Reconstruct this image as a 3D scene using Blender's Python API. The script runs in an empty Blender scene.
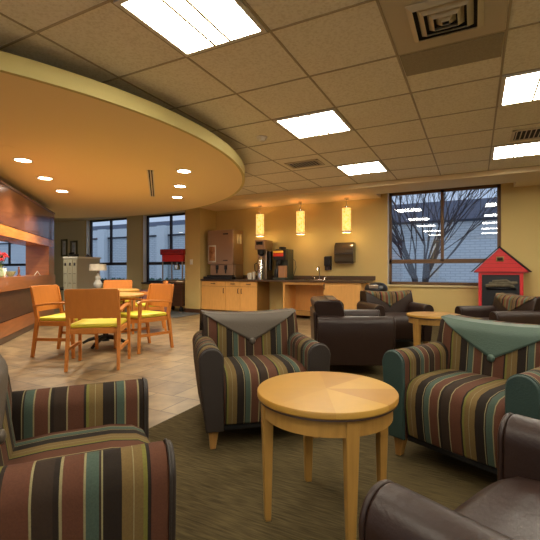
import bpy, math, random
from mathutils import Vector, Matrix
PI = math.pi
sc = bpy.context.scene
COL = sc.collection
YAW = math.atan(205/400); CY, SY = math.cos(YAW), math.sin(YAW)
F = 400.0; EYE = 1.0

# ---------------------------------------------------------------- measuring helpers
def ld(l, d):                       # lateral / depth from the tripod -> room X, Y
    return (-SY*d + CY*l, CY*d + SY*l)
def ang(fl, fd):                    # heading given in lateral/depth -> rotation about Z for things whose front is -Y
    x, y = ld(fl, fd); return math.atan2(x, -y)
def XP(px, Y):                      # X on a plane of constant Y
    k = (px-270)/F; d = Y/(CY+SY*k); return -SY*d + CY*k*d
def ZP(px, py, Y):
    k = (px-270)/F; d = Y/(CY+SY*k); return EYE + (270-py)*d/F

# ---------------------------------------------------------------- materials
def S(r, g, b):
    f = lambda v: ((v/255+.055)/1.055)**2.4 if v/255 > .04045 else v/255/12.92
    return (f(r), f(g), f(b), 1)
def newmat(name):
    m = bpy.data.materials.new(name); m.use_nodes = True
    nt = m.node_tree; b = nt.nodes['Principled BSDF']; return m, nt, b
def mat(name, col, rough=.5, metal=0, var=0, vscale=6, bump=0, bscale=60, stretch=(1,1,1), col2=None, coat=0, spec=.5):
    m, nt, b = newmat(name); N = nt.nodes; L = nt.links
    b.inputs['Roughness'].default_value = rough; b.inputs['Metallic'].default_value = metal
    b.inputs['Coat Weight'].default_value = coat; b.inputs['Specular IOR Level'].default_value = spec
    b.inputs['Base Color'].default_value = col
    if var or bump or col2:
        tc = N.new('ShaderNodeTexCoord'); mp = N.new('ShaderNodeMapping'); mp.inputs['Scale'].default_value = stretch
        L.new(tc.outputs['Object'], mp.inputs[0])
    if var or col2:
        n = N.new('ShaderNodeTexNoise'); n.inputs['Scale'].default_value = vscale; n.inputs['Detail'].default_value = 4
        L.new(mp.outputs[0], n.inputs[0]); r = N.new('ShaderNodeValToRGB')
        r.color_ramp.elements[0].position = .3; r.color_ramp.elements[1].position = .7
        c2 = col2 or tuple(min(1, c*(1+var)) for c in col[:3])+(1,)
        c1 = col if col2 else tuple(c*(1-var) for c in col[:3])+(1,)
        r.color_ramp.elements[0].color = c1; r.color_ramp.elements[1].color = c2
        L.new(n.outputs[0], r.inputs[0]); L.new(r.outputs[0], b.inputs['Base Color'])
    if bump:
        n2 = N.new('ShaderNodeTexNoise'); n2.inputs['Scale'].default_value = bscale; n2.inputs['Detail'].default_value = 3
        L.new(mp.outputs[0], n2.inputs[0]); bp = N.new('ShaderNodeBump'); bp.inputs['Strength'].default_value = bump
        bp.inputs['Distance'].default_value = .01
        L.new(n2.outputs[0], bp.inputs['Height']); L.new(bp.outputs[0], b.inputs['Normal'])
    return m
def emis(name, col, strength):
    m, nt, b = newmat(name); b.inputs['Base Color'].default_value = col
    b.inputs['Emission Color'].default_value = col; b.inputs['Emission Strength'].default_value = strength
    return m
def stripes(name, seq, axis, period, off=0, rough=.85, sg=1):
    m, nt, b = newmat(name); N = nt.nodes; L = nt.links
    b.inputs['Roughness'].default_value = rough; b.inputs['Specular IOR Level'].default_value = .2
    tc = N.new('ShaderNodeTexCoord'); sp = N.new('ShaderNodeSeparateXYZ'); L.new(tc.outputs['Object'], sp.inputs[0])
    a = N.new('ShaderNodeMath'); a.operation = 'MULTIPLY_ADD'; a.inputs[1].default_value = sg/period; a.inputs[2].default_value = off+10
    L.new(sp.outputs[axis], a.inputs[0]); fr = N.new('ShaderNodeMath'); fr.operation = 'FRACT'; L.new(a.outputs[0], fr.inputs[0])
    r = N.new('ShaderNodeValToRGB'); cr = r.color_ramp; cr.interpolation = 'CONSTANT'
    tot = sum(w for w, c in seq); p = 0
    for i, (w, c) in enumerate(seq):
        e = cr.elements[i] if i < 2 else cr.elements.new(p/tot)
        e.position = p/tot; e.color = c; p += w
    L.new(fr.outputs[0], r.inputs[0])
    n = N.new('ShaderNodeTexNoise'); n.inputs['Scale'].default_value = 220; L.new(tc.outputs['Object'], n.inputs[0])
    mx = N.new('ShaderNodeMix'); mx.data_type = 'RGBA'; mx.blend_type = 'MULTIPLY'; mx.inputs[0].default_value = .35
    L.new(r.outputs[0], mx.inputs[6]); L.new(n.outputs[0], mx.inputs[7]); L.new(mx.outputs[2], b.inputs['Base Color'])
    bp = N.new('ShaderNodeBump'); bp.inputs['Strength'].default_value = .15; bp.inputs['Distance'].default_value = .004
    L.new(n.outputs[0], bp.inputs['Height']); L.new(bp.outputs[0], b.inputs['Normal'])
    b.inputs['Sheen Weight'].default_value = .0
    return m

RUST = S(82,49,33); DK = S(46,33,23); BLK = S(33,24,17); TEAL = S(62,75,64); TAN = S(100,80,45)
GRN = S(100,96,42); PALE = S(124,114,82); OLV = S(98,80,48)
SEQ = [(20,TEAL),(3,PALE),(32,RUST),(5,PALE),(8,BLK),(30,DK),(4,PALE),(39,RUST),(6,BLK),(7,GRN),(15,TAN),(2,PALE),(18,TAN),(30,BLK),(3,PALE),(4,DK)]
SEQ2 = [(20,S(104,62,46)),(3,PALE),(14,S(76,92,78)),(18,TAN),(5,DK),(22,S(104,80,54)),(3,PALE),(16,DK),(10,S(120,60,46)),(8,GRN),(16,S(118,98,68))]
M = {}
M['sx'] = stripes('striped_fabric_across', SEQ, 0, .30, .42)
M['sy'] = stripes('striped_fabric_along', SEQ, 1, .30, .684)
M['syf'] = stripes('striped_fabric_along_mirrored', SEQ, 1, .30, .13, sg=-1)
M['lx'] = stripes('multicolour_fabric', SEQ2, 0, .22, .3)
M['leather'] = mat('brown_leather', S(38,23,17), .42, bump=.12, bscale=70, var=.1, vscale=9, spec=.35)
M['greyv'] = mat('grey_brown_vinyl', S(72,62,50), .6, bump=.15, bscale=120)
M['darkv'] = mat('dark_brown_vinyl', S(34,24,17), .6, bump=.15, bscale=120)
M['teal'] = mat('teal_vinyl', S(60,78,66), .6, bump=.15, bscale=120)
M['tealdk'] = mat('deep_teal_vinyl', S(32,52,46), .6, bump=.15, bscale=120)
M['maple'] = mat('pale_maple', S(158,118,58), .45, var=.10, vscale=7, stretch=(8,8,.8), spec=.3)
M['maple_leg'] = mat('maple_leg', S(150,108,54), .45, var=.10, vscale=9, stretch=(10,10,1))
M['edge'] = mat('dark_table_edging', S(60,38,26), .5)
M['beech'] = mat('orange_beech', S(178,108,44), .45, var=.05, vscale=6, stretch=(6,6,1), spec=.3)
M['lime'] = mat('lime_seat_vinyl', S(196,182,48), .45, bump=.1)
M['blackmetal'] = mat('black_metal', S(30,30,32), .4, .6)
M['black'] = mat('black_plastic', S(24,24,26), .35)
M['steel'] = mat('brushed_steel', S(170,150,128), .32, .9, var=.05, stretch=(1,1,20))
M['steelm'] = mat('pinkish_steel_front', S(168,138,112), .42, .55, var=.05, stretch=(20,1,1))
M['chrome'] = mat('chrome', S(215,215,215), .15, 1)
M['cab'] = mat('maple_laminate', S(220,164,92), .45, var=.05, vscale=5, stretch=(5,5,1))
M['counter'] = mat('dark_speckled_counter', S(84,66,50), .3, var=.25, vscale=160)
M['wall'] = mat('yellow_wall_paint', S(202,176,114), .85, bump=.03, bscale=200)
M['walldull'] = mat('olive_grey_wall_paint', S(206,190,142), .85)
M['white'] = mat('white_trim', S(225,220,205), .6)
M['gridbar'] = mat('ceiling_grid_metal', S(176,160,128), .5)
M['cream'] = mat('cream_fascia_paint', S(206,190,124), .8)
M['soffit'] = mat('soffit_paint', S(228,206,164), .85)
M['canopy'] = mat('orange_canopy_paint', S(250,226,170), .85)
M['bronze'] = mat('bronze_window_frame', S(106,74,40), .5)
M['darkframe'] = mat('dark_window_frame', S(52,42,46), .5)
M['red'] = mat('red_painted_wood', S(196,36,38), .5)
M['darkwood'] = mat('dark_cherry_veneer', S(112,66,42), .2, var=.25, vscale=5, stretch=(1,1,5), coat=.4)
M['darkpanel'] = mat('dark_brown_veneer', S(80,52,36), .28, var=.2, vscale=5, stretch=(1,1,5), coat=.3)
M['lightwood'] = mat('light_cherry_veneer', S(206,130,58), .25, var=.15, vscale=4, stretch=(1,1,6), coat=.35)
M['midwood'] = mat('mid_cherry_veneer', S(150,90,48), .28, var=.15, vscale=4, stretch=(1,1,6), coat=.3)
M['groove'] = mat('dark_groove', S(30,18,14), .7)
M['putty'] = mat('putty_grey_metal', S(178,172,148), .5)
M['paper'] = mat('paper', S(225,220,205), .8)
M['pic'] = mat('frame_print', S(200,205,205), .6, var=.25, vscale=14)
M['goldframe'] = mat('olive_gold_frame', S(104,96,56), .4)
M['lensglow'] = emis('troffer_lens', (1,.93,.77,1), 30)
M['downglow'] = emis('downlight_glow', (1,.90,.76,1), 28)
M['grille'] = mat('vent_metal', S(206,192,162), .5)
M['grilledark'] = mat('vent_dark', S(40,34,28), .8)
M['strip'] = mat('perforated_metal', S(160,148,118), .6, var=.12, vscale=90)
M['rubber'] = mat('rubber', S(30,28,27), .8)
M['mat'] = mat('blue_grey_mat', S(84,88,92), .95, bump=.3, bscale=150)
M['green'] = mat('leaf_green', S(70,100,50), .6, var=.3, vscale=20)
M['hedge'] = mat('hedge_green', S(88,130,116), .8, var=.3, vscale=6)
M['bark'] = mat('grey_bark', S(74,70,78), .9, var=.2, vscale=10)
M['asphalt'] = mat('pale_paving', S(190,194,198), .9, var=.08)
M['upper'] = mat('slate_blue_cladding', S(132,138,156), .8, var=.05)
M['coping'] = mat('dark_coping', S(64,70,84), .7)
M['fascia_w'] = mat('white_outdoor_fascia', S(232,236,238), .6)
M['flower'] = mat('red_petals', S(205,60,66), .6, var=.25, vscale=30)
M['glassvase'] = mat('vase_green_glass', S(150,165,130), .1)
M['petalw'] = mat('popcorn', S(235,222,180), .8, bump=1, bscale=60)

def glass(name, tint, rough=.0, spec=1.0):
    m = bpy.data.materials.new(name); m.use_nodes = True; nt = m.node_tree; N = nt.nodes; L = nt.links
    N.clear(); o = N.new('ShaderNodeOutputMaterial'); mx = N.new('ShaderNodeMixShader')
    t = N.new('ShaderNodeBsdfTransparent'); t.inputs[0].default_value = tint
    g = N.new('ShaderNodeBsdfGlossy'); g.inputs['Roughness'].default_value = rough
    fr = N.new('ShaderNodeLayerWeight'); pw = N.new('ShaderNodeMath'); pw.operation = 'POWER'; pw.inputs[1].default_value = 5
    mu = N.new('ShaderNodeMath'); mu.operation = 'MULTIPLY_ADD'; mu.inputs[1].default_value = .9; mu.inputs[2].default_value = .04*spec
    L.new(fr.outputs['Facing'], pw.inputs[0]); L.new(pw.outputs[0], mu.inputs[0]); L.new(mu.outputs[0], mx.inputs[0])
    L.new(t.outputs[0], mx.inputs[1]); L.new(g.outputs[0], mx.inputs[2]); L.new(mx.outputs[0], o.inputs[0])
    return m
M['glass'] = glass('window_glass', (.92,.95,1,1), 0, 1.3)
M['glass2'] = glass('clear_glass', (.93,.96,.95,1), .02, .8)

def tile_floor():
    m, nt, b = newmat('ceramic_floor_tiles'); N = nt.nodes; L = nt.links
    tc = N.new('ShaderNodeTexCoord'); mp = N.new('ShaderNodeMapping'); mp.inputs['Location'].default_value = (1.83,-2.168,0)
    L.new(tc.outputs['Object'], mp.inputs[0])
    br = N.new('ShaderNodeTexBrick'); br.offset = .5; br.inputs['Scale'].default_value = 1
    br.inputs['Brick Width'].default_value = .31; br.inputs['Row Height'].default_value = .31
    br.inputs['Mortar Size'].default_value = .006; br.inputs['Color1'].default_value = S(144,122,90)
    br.inputs['Color2'].default_value = S(122,101,75); br.inputs['Mortar'].default_value = S(92,74,56)
    L.new(mp.outputs[0], br.inputs[0])
    n = N.new('ShaderNodeTexNoise'); n.inputs['Scale'].default_value = 5.5; n.inputs['Detail'].default_value = 5; L.new(mp.outputs[0], n.inputs[0])
    r = N.new('ShaderNodeValToRGB'); r.color_ramp.elements[0].color = (.45,.42,.4,1); r.color_ramp.elements[1].color = (1.0,1.0,1.0,1)
    r.color_ramp.elements[0].position = .35; r.color_ramp.elements[1].position = .62
    L.new(n.outputs[0], r.inputs[0])
    mx = N.new('ShaderNodeMix'); mx.data_type = 'RGBA'; mx.blend_type = 'MULTIPLY'; mx.inputs[0].default_value = .8
    L.new(br.outputs[0], mx.inputs[6]); L.new(r.outputs[0], mx.inputs[7]); L.new(mx.outputs[2], b.inputs['Base Color'])
    b.inputs['Roughness'].default_value = .38
    bp = N.new('ShaderNodeBump'); bp.inputs['Strength'].default_value = .4; bp.inputs['Distance'].default_value = .003; bp.invert = True
    L.new(br.outputs['Fac'], bp.inputs['Height']); L.new(bp.outputs[0], b.inputs['Normal'])
    return m
M['tile'] = tile_floor()
def carpet():
    m, nt, b = newmat('ribbed_brown_carpet'); N = nt.nodes; L = nt.links
    tc = N.new('ShaderNodeTexCoord'); mp = N.new('ShaderNodeMapping'); mp.inputs['Scale'].default_value = (6,75,1)
    L.new(tc.outputs['Object'], mp.inputs[0])
    n = N.new('ShaderNodeTexNoise'); n.inputs['Scale'].default_value = 1.6; n.inputs['Detail'].default_value = 5; L.new(mp.outputs[0], n.inputs[0])
    r = N.new('ShaderNodeValToRGB'); r.color_ramp.elements[0].color = S(58,49,31); r.color_ramp.elements[1].color = S(84,72,46)
    r.color_ramp.elements[0].position = .34; r.color_ramp.elements[1].position = .66
    L.new(n.outputs[0], r.inputs[0]); L.new(r.outputs[0], b.inputs['Base Color'])
    b.inputs['Roughness'].default_value = .95; b.inputs['Specular IOR Level'].default_value = .1
    bp = N.new('ShaderNodeBump'); bp.inputs['Strength'].default_value = .5; bp.inputs['Distance'].default_value = .006
    L.new(n.outputs[0], bp.inputs['Height']); L.new(bp.outputs[0], b.inputs['Normal'])
    return m
M['carpet'] = carpet()
def ceiling_mat():
    m, nt, b = newmat('mineral_ceiling_tile'); N = nt.nodes; L = nt.links
    tc = N.new('ShaderNodeTexCoord'); n = N.new('ShaderNodeTexNoise'); n.inputs['Scale'].default_value = 55; n.inputs['Detail'].default_value = 4
    L.new(tc.outputs['Object'], n.inputs[0])
    r = N.new('ShaderNodeValToRGB'); r.color_ramp.elements[0].color = S(232,222,196); r.color_ramp.elements[1].color = S(246,238,216)
    r.color_ramp.elements[0].position = .35; r.color_ramp.elements[1].position = .55
    L.new(n.outputs[0], r.inputs[0]); L.new(r.outputs[0], b.inputs['Base Color']); b.inputs['Roughness'].default_value = .95
    bp = N.new('ShaderNodeBump'); bp.inputs['Strength'].default_value = .3; bp.inputs['Distance'].default_value = .004
    L.new(n.outputs[0], bp.inputs['Height']); L.new(bp.outputs[0], b.inputs['Normal'])
    return m
M['ceil'] = ceiling_mat()
def brick_mat():
    m, nt, b = newmat('pale_painted_brick'); N = nt.nodes; L = nt.links
    tc = N.new('ShaderNodeTexCoord'); mp = N.new('ShaderNodeMapping'); mp.inputs['Rotation'].default_value = (PI/2,0,0)
    L.new(tc.outputs['Object'], mp.inputs[0])
    br = N.new('ShaderNodeTexBrick'); br.inputs['Scale'].default_value = 1; br.inputs['Brick Width'].default_value = .3; br.inputs['Row Height'].default_value = .09
    br.inputs['Mortar Size'].default_value = .012; br.inputs['Color1'].default_value = S(228,232,234); br.inputs['Color2'].default_value = S(218,224,228)
    br.inputs['Mortar'].default_value = S(190,198,206); L.new(mp.outputs[0], br.inputs[0]); L.new(br.outputs[0], b.inputs['Base Color'])
    b.inputs['Roughness'].default_value = .9; return m
M['brick'] = brick_mat()
def table_top_mat():
    m, nt, b = newmat('sunburst_maple_veneer'); N = nt.nodes; L = nt.links
    tc = N.new('ShaderNodeTexCoord'); sp = N.new('ShaderNodeSeparateXYZ'); L.new(tc.outputs['Object'], sp.inputs[0])
    at = N.new('ShaderNodeMath'); at.operation = 'ARCTAN2'; L.new(sp.outputs[1], at.inputs[0]); L.new(sp.outputs[0], at.inputs[1])
    k = N.new('ShaderNodeMath'); k.operation = 'MULTIPLY_ADD'; k.inputs[1].default_value = 8/(2*PI); k.inputs[2].default_value = 20.3; L.new(at.outputs[0], k.inputs[0])
    fl = N.new('ShaderNodeMath'); fl.operation = 'FLOOR'; L.new(k.outputs[0], fl.inputs[0])
    wn = N.new('ShaderNodeTexWhiteNoise'); wn.noise_dimensions = '1D'; L.new(fl.outputs[0], wn.inputs['W'])
    r = N.new('ShaderNodeValToRGB'); r.color_ramp.elements[0].color = S(156,112,44); r.color_ramp.elements[1].color = S(176,136,60)
    L.new(wn.outputs[0], r.inputs[0])
    n = N.new('ShaderNodeTexNoise'); n.inputs['Scale'].default_value = 9; n.inputs['Detail'].default_value = 5; L.new(tc.outputs['Object'], n.inputs[0])
    mx = N.new('ShaderNodeMix'); mx.data_type = 'RGBA'; mx.blend_type = 'MULTIPLY'; mx.inputs[0].default_value = .25
    L.new(r.outputs[0], mx.inputs[6]); L.new(n.outputs[0], mx.inputs[7]); L.new(mx.outputs[2], b.inputs['Base Color'])
    b.inputs['Roughness'].default_value = .42; b.inputs['Specular IOR Level'].default_value = .3; return m
M['top'] = table_top_mat()
def shade_mat():
    m, nt, b = newmat('amber_mica_shade'); N = nt.nodes; L = nt.links
    tc = N.new('ShaderNodeTexCoord'); n = N.new('ShaderNodeTexNoise'); n.inputs['Scale'].default_value = 26; n.inputs['Detail'].default_value = 3
    L.new(tc.outputs['Object'], n.inputs[0]); r = N.new('ShaderNodeValToRGB')
    r.color_ramp.elements[0].color = (.75,.33,.05,1); r.color_ramp.elements[1].color = (1,.66,.2,1)
    r.color_ramp.elements[0].position = .35; r.color_ramp.elements[1].position = .6
    L.new(n.outputs[0], r.inputs[0]); L.new(r.outputs[0], b.inputs['Emission Color']); L.new(r.outputs[0], b.inputs['Base Color'])
    b.inputs['Emission Strength'].default_value = 1.3; return m
M['shade'] = shade_mat()

# ---------------------------------------------------------------- mesh helpers
class MB:
    def __init__(s): s.v = []; s.f = []; s.m = []
    def add(s, vs, fs, mi=0, mtx=None):
        o = len(s.v)
        s.v += [tuple(mtx @ Vector(p)) if mtx else tuple(p) for p in vs]
        s.f += [tuple(i+o for i in f) for f in fs]; s.m += [mi]*len(fs); return s
    def box(s, a, b, mi=0, mtx=None):
        x0,y0,z0 = a; x1,y1,z1 = b
        vs = [(x0,y0,z0),(x1,y0,z0),(x1,y1,z0),(x0,y1,z0),(x0,y0,z1),(x1,y0,z1),(x1,y1,z1),(x0,y1,z1)]
        return s.add(vs, [(0,3,2,1),(4,5,6,7),(0,1,5,4),(1,2,6,5),(2,3,7,6),(3,0,4,7)], mi, mtx)
    def prism(s, pts, axis, a, b, mi=0, mtx=None):      # pts are in the two other axes, in order (x,y) (x,z) or (y,z)
        n = len(pts)
        def mk(p, t): return (t,p[0],p[1]) if axis == 0 else ((p[0],t,p[1]) if axis == 1 else (p[0],p[1],t))
        vs = [mk(p,a) for p in pts]+[mk(p,b) for p in pts]
        fs = [tuple(range(n)), tuple(range(2*n-1,n-1,-1))]+[(i+n,(i+1)%n+n,(i+1)%n,i) for i in range(n)]
        area = sum(pts[i][0]*pts[(i+1)%n][1]-pts[(i+1)%n][0]*pts[i][1] for i in range(n))
        flip = (area > 0) if axis != 1 else (area < 0)
        if b < a: flip = not flip
        if flip: fs = [tuple(reversed(f)) for f in fs]
        # the caps wind with (a) looking backwards for positive area
        return s.add(vs, [tuple(reversed(f)) for f in fs] if False else fs, mi, mtx)
    def lathe(s, prof, n=24, mi=0, mtx=None, cx=0, cy=0):
        vs = []; fs = []
        for r, z in prof:
            for i in range(n): a = 2*PI*i/n; vs.append((cx+r*math.cos(a), cy+r*math.sin(a), z))
        k = len(prof)
        for j in range(k-1):
            for i in range(n): fs.append((j*n+i, j*n+(i+1)%n, (j+1)*n+(i+1)%n, (j+1)*n+i))
        fs.append(tuple(range(n-1,-1,-1))); fs.append(tuple(range((k-1)*n, k*n)))
        return s.add(vs, fs, mi, mtx)
    def tube(s, pts, r, n=8, mi=0, mtx=None):
        rs = r if isinstance(r, (list,tuple)) else [r]*len(pts)
        P = [Vector(p) for p in pts]; vs = []; fs = []; up = None
        for i, p in enumerate(P):
            t = (P[min(i+1,len(P)-1)]-P[max(i-1,0)]).normalized()
            if up is None: up = Vector((0,0,1)) if abs(t.z) < .9 else Vector((1,0,0))
            a = t.cross(up)
            if a.length < 1e-4: a = t.cross(Vector((0,1,0)))
            a.normalize(); c = a.cross(t).normalized(); up = c
            for j in range(n): q = 2*PI*j/n; vs.append(p+a*math.cos(q)*rs[i]+c*math.sin(q)*rs[i])
        for i in range(len(P)-1):
            for j in range(n): fs.append((i*n+j, i*n+(j+1)%n, (i+1)*n+(j+1)%n, (i+1)*n+j))
        fs.append(tuple(range(n-1,-1,-1))); fs.append(tuple(range((len(P)-1)*n, len(P)*n)))
        return s.add(vs, fs, mi, mtx)
    def taper(s, p0, w0, p1, w1, mi=0, mtx=None):       # square bar from p0 (size w0=(x,y)) to p1
        vs = []
        for p, w in ((p0,w0),(p1,w1)):
            vs += [(p[0]-w[0]/2,p[1]-w[1]/2,p[2]),(p[0]+w[0]/2,p[1]-w[1]/2,p[2]),(p[0]+w[0]/2,p[1]+w[1]/2,p[2]),(p[0]-w[0]/2,p[1]+w[1]/2,p[2])]
        return s.add(vs, [(0,3,2,1),(4,5,6,7),(0,1,5,4),(1,2,6,5),(2,3,7,6),(3,0,4,7)], mi, mtx)
    def ball(s, c, r, sz=(1,1,1), n=12, mi=0, mtx=None):
        vs = []; fs = []; k = n//2
        for j in range(1,k):
            t = PI*j/k
            for i in range(n): a = 2*PI*i/n; vs.append((c[0]+r*sz[0]*math.sin(t)*math.cos(a), c[1]+r*sz[1]*math.sin(t)*math.sin(a), c[2]-r*sz[2]*math.cos(t)))
        b0 = len(vs); vs += [(c[0],c[1],c[2]-r*sz[2]),(c[0],c[1],c[2]+r*sz[2])]
        for j in range(k-2):
            for i in range(n): fs.append((j*n+i, j*n+(i+1)%n, (j+1)*n+(i+1)%n, (j+1)*n+i))
        for i in range(n): fs.append((b0, (i+1)%n, i)); fs.append((b0+1, (k-2)*n+i, (k-2)*n+(i+1)%n))
        return s.add(vs, fs, mi, mtx)
    def build(s, name, mats, parent=None, bevel=0, seg=2, smooth=True, loc=None, rz=0, ang_=35):
        me = bpy.data.meshes.new(name); me.from_pydata(s.v, [], s.f)
        for m in (mats if isinstance(mats, (list,tuple)) else [mats]): me.materials.append(M[m] if isinstance(m,str) else m)
        me.polygons.foreach_set('material_index', s.m); me.update()
        import bmesh
        bm = bmesh.new(); bm.from_mesh(me); bmesh.ops.recalc_face_normals(bm, faces=bm.faces)
        for e in bm.edges:
            if len(e.link_faces) == 2 and e.calc_face_angle(0) > math.radians(38): e.smooth = False
        bm.to_mesh(me); bm.free()
        if smooth:
            for p in me.polygons: p.use_smooth = True
        o = bpy.data.objects.new(name, me); COL.objects.link(o)
        if parent: o.parent = parent
        if loc: o.location = loc
        if rz: o.rotation_euler.z = rz
        if bevel:
            for e in me.edges: e.use_edge_sharp = False
            b = o.modifiers.new('bevel','BEVEL'); b.width = bevel; b.segments = seg; b.limit_method = 'ANGLE'
            b.angle_limit = math.radians(ang_); b.harden_normals = True
        return o
def tag(o, label, cat, group=None, kind=None):
    o['label'] = label; o['category'] = cat
    if group: o['group'] = group
    if kind: o['kind'] = kind
    return o
def thing(name, label, cat, loc=(0,0,0), rz=0, group=None):
    o = bpy.data.objects.new(name, None); COL.objects.link(o); o.location = loc; o.rotation_euler.z = rz
    o.empty_display_size = .1
    return tag(o, label, cat, group)
def struct(name, mb, mats, label=None, **k):
    o = mb.build(name, mats, smooth=False, **k); o['kind'] = 'structure'
    if label: o['label'] = label
    return o
def kids(o): return [c for c in o.children]
def dup(root, loc, rz, label, group=None):
    r = root.copy(); COL.objects.link(r); r.location = loc; r.rotation_euler = (0,0,rz); r['label'] = label
    if group: r['group'] = group
    for ch in root.children:
        c = ch.copy(); COL.objects.link(c); c.parent = r
        for g in ch.children:
            d = g.copy(); COL.objects.link(d); d.parent = c
    return r

# ================================================================ SETTING
WY = 8.2; SOFF = 7.02; CZ = 2.535; SZ = 2.45; XL, XR, YB = -17.0, 4.6, -3.0
mb = MB(); mb.box((XL,YB,-.05),(-1.83,8.4,0)); struct('floor', mb, 'tile', 'square brown ceramic floor tiles')
mb = MB(); mb.box((-1.83,YB,-.05),(XR,8.4,.0)); o = struct('floor', mb, 'carpet', 'ribbed brown carpet')
# ceiling with grid
mb = MB(); mb.box((XL,YB,CZ),(XR,SOFF,CZ+.1)); cei = struct('ceiling', mb, 'ceil', 'suspended ceiling of mineral tiles')
T = .6765; GX, GY = -.495, 2.963
mb = MB()
i0 = int((XL-GX)/T); i1 = int((XR-GX)/T)
for i in range(i0, i1+1): x = GX+i*T; mb.box((x-.008,YB,CZ-.004),(x+.008,SOFF,CZ+.001))
for j in range(int((YB-GY)/T), 7):
    y = GY+j*T; mb.box((XL,y-.008,CZ-.0045),(XR,y+.008,CZ+.001))
g = mb.build('ceiling_grid', 'gridbar', cei, smooth=False)
# soffit (with raised pocket above the big window)
mb = MB(); PX0, PX1, PY = XP(376,7.75), XP(516,7.72), 7.74
mb.box((-6.0,SOFF,SZ),(XR,PY,CZ+.1)); mb.box((-6.0,PY,SZ),(PX0,WY,CZ+.1)); mb.box((PX1,PY,SZ),(XR,WY,CZ+.1)); mb.box((PX0,PY,CZ+.02),(PX1,WY,CZ+.1))
mb.box((XL,SOFF,SZ+.05),(-6.0,WY,CZ+.1))
struct('trim_1', mb, 'soffit', 'painted soffit along the window wall')
# back wall with openings
W = [(XP(386,WY)+.03, XP(499.5,8.35)+.02, .71, CZ+.02), (XP(147,8.35), -6.5, .66, SZ+.05), (XP(90.5,8.35), XP(127,8.2), .66, SZ+.05), (-15.9, -13.3, .66, SZ+.05)]
mb = MB(); xs = sorted([(w[0],w[1],w[2],w[3]) for w in W]); x = XL
for w in xs:
    mb.box((x,WY,0),(w[0],WY+.22,2.7)); mb.box((w[0],WY,0),(w[1],WY+.22,w[2])); mb.box((w[0],WY,w[3]),(w[1],WY+.22,2.7)); x = w[1]
mb.box((x,WY,0),(XR,WY+.22,2.7))
struct('wall_back', mb, 'wall', 'yellow painted wall')
mb = MB(); mb.box((-13.25,WY-.012,0),(W[2][0]-.05,WY-.001,SZ+.05)); mb.box((W[2][1],WY-.012,0),(W[1][0]-.05,WY-.001,SZ+.05)); struct('trim_2', mb, 'walldull', 'olive grey painted wall finish between far windows')
mb = MB(); mb.box((XR,YB,0),(XR+.2,8.4,2.7)); struct('wall_right', mb, 'wall')
mb = MB(); mb.box((XL-.2,YB,0),(XL,8.4,2.7)); struct('wall_far_left', mb, 'walldull')
mb = MB(); mb.box((XL,YB-.2,0),(XR,YB,.5)); mb.box((XL,YB-.2,2.35),(XR,YB,2.7))  # wall behind the camera, its open bays added to let in daylight
for k in range(8): x = XL+k*(XR-XL-.4)/7; mb.box((x,YB-.2,.5),(x+.4,YB,2.35))
struct('wall_front', mb, 'wall')
# partition pier left of the kitchen
c0, c1, cyy = XP(185,7.55), XP(200,7.55), 7.55
mb = MB(); mb.box((c0,cyy,0),(c1,WY,SZ)); struct('wall_pier', mb, 'wall', 'yellow pier beside the kitchenette')
mb = MB(); mb.box((c0-.01,cyy-.01,0),(c1+.01,cyy,.09)); mb.box((c1,cyy,0),(c1+.01,WY,.09)); struct('baseboard_pier', mb, 'darkpanel')
mb = MB(); mb.box((-1.9,WY-.012,0),(XR,WY,.09)); struct('baseboard_back', mb, 'darkpanel')
# light switch on pier
sx = XP(191.5,cyy)
mb = MB(); mb.box((sx-.04,cyy-.012,1.13),(sx+.04,cyy,1.25)); mb.box((sx-.012,cyy-.02,1.17),(sx+.012,cyy-.012,1.21))
tag(mb.build('light_switch','white',bevel=.003), 'small white switch plate on the yellow pier', 'light switch')
# windows
def window(n, w, fm, mull, trans, low_mull=False, fw=.05, dv=None, label=''):
    x0,x1,z0,z1 = w; y0,y1 = WY+.13, WY+.19
    r = bpy.data.objects.new('window_%d'%n, None); COL.objects.link(r); r['kind'] = 'structure'; r['label'] = label
    mb = MB()
    for a,b in (((x0,z0),(x0+fw,z1)),((x1-fw,z0),(x1,z1)),((x0,z0),(x1,z0+fw)),((x0,z1-fw),(x1,z1)),((x0,trans-.04),(x1,trans+.04))):
        mb.box((a[0],y0,a[1]),(b[0],y1,b[1]))
    for m_ in mull: mb.box((m_-fw/2,y0,(z0 if low_mull else trans)),(m_+fw/2,y1,z1))
    mb.build('window_frame', fm, r, smooth=False)
    mb = MB(); mb.box((x0+fw,y0+.028,z0+fw),(x1-fw,y0+.034,z1-fw)); mb.build('pane','glass', r, smooth=False)
    mb = MB(); mb.box((x0,WY+.0,z0),(x0+.008,y0,z1)); mb.build('daylit_jamb','white',r,smooth=False)  # left jamb face painted white for the daylight falling on it
    mb = MB(); mb.box((x0-.03,WY-.04,z0-.035),(x1+.03,y0,z0)); mb.build('window_sill', dv or fm, r, bevel=.004)
    return r
window(1, W[0], 'bronze', [XP(442.3,8.35)], 1.17, fw=.055, dv='walldull', label='large bronze framed window with lower sash')
window(2, W[1], 'darkframe', [XP(171,8.35)], 1.18, label='dark framed window behind the popcorn machine')
window(3, W[2], 'darkframe', [XP(111,8.35)], 1.18, label='dark framed window behind the mail cabinet')
window(4, W[3], 'darkframe', [-14.6], 1.18, label='dark framed window seen through the wooden wall opening')

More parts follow.
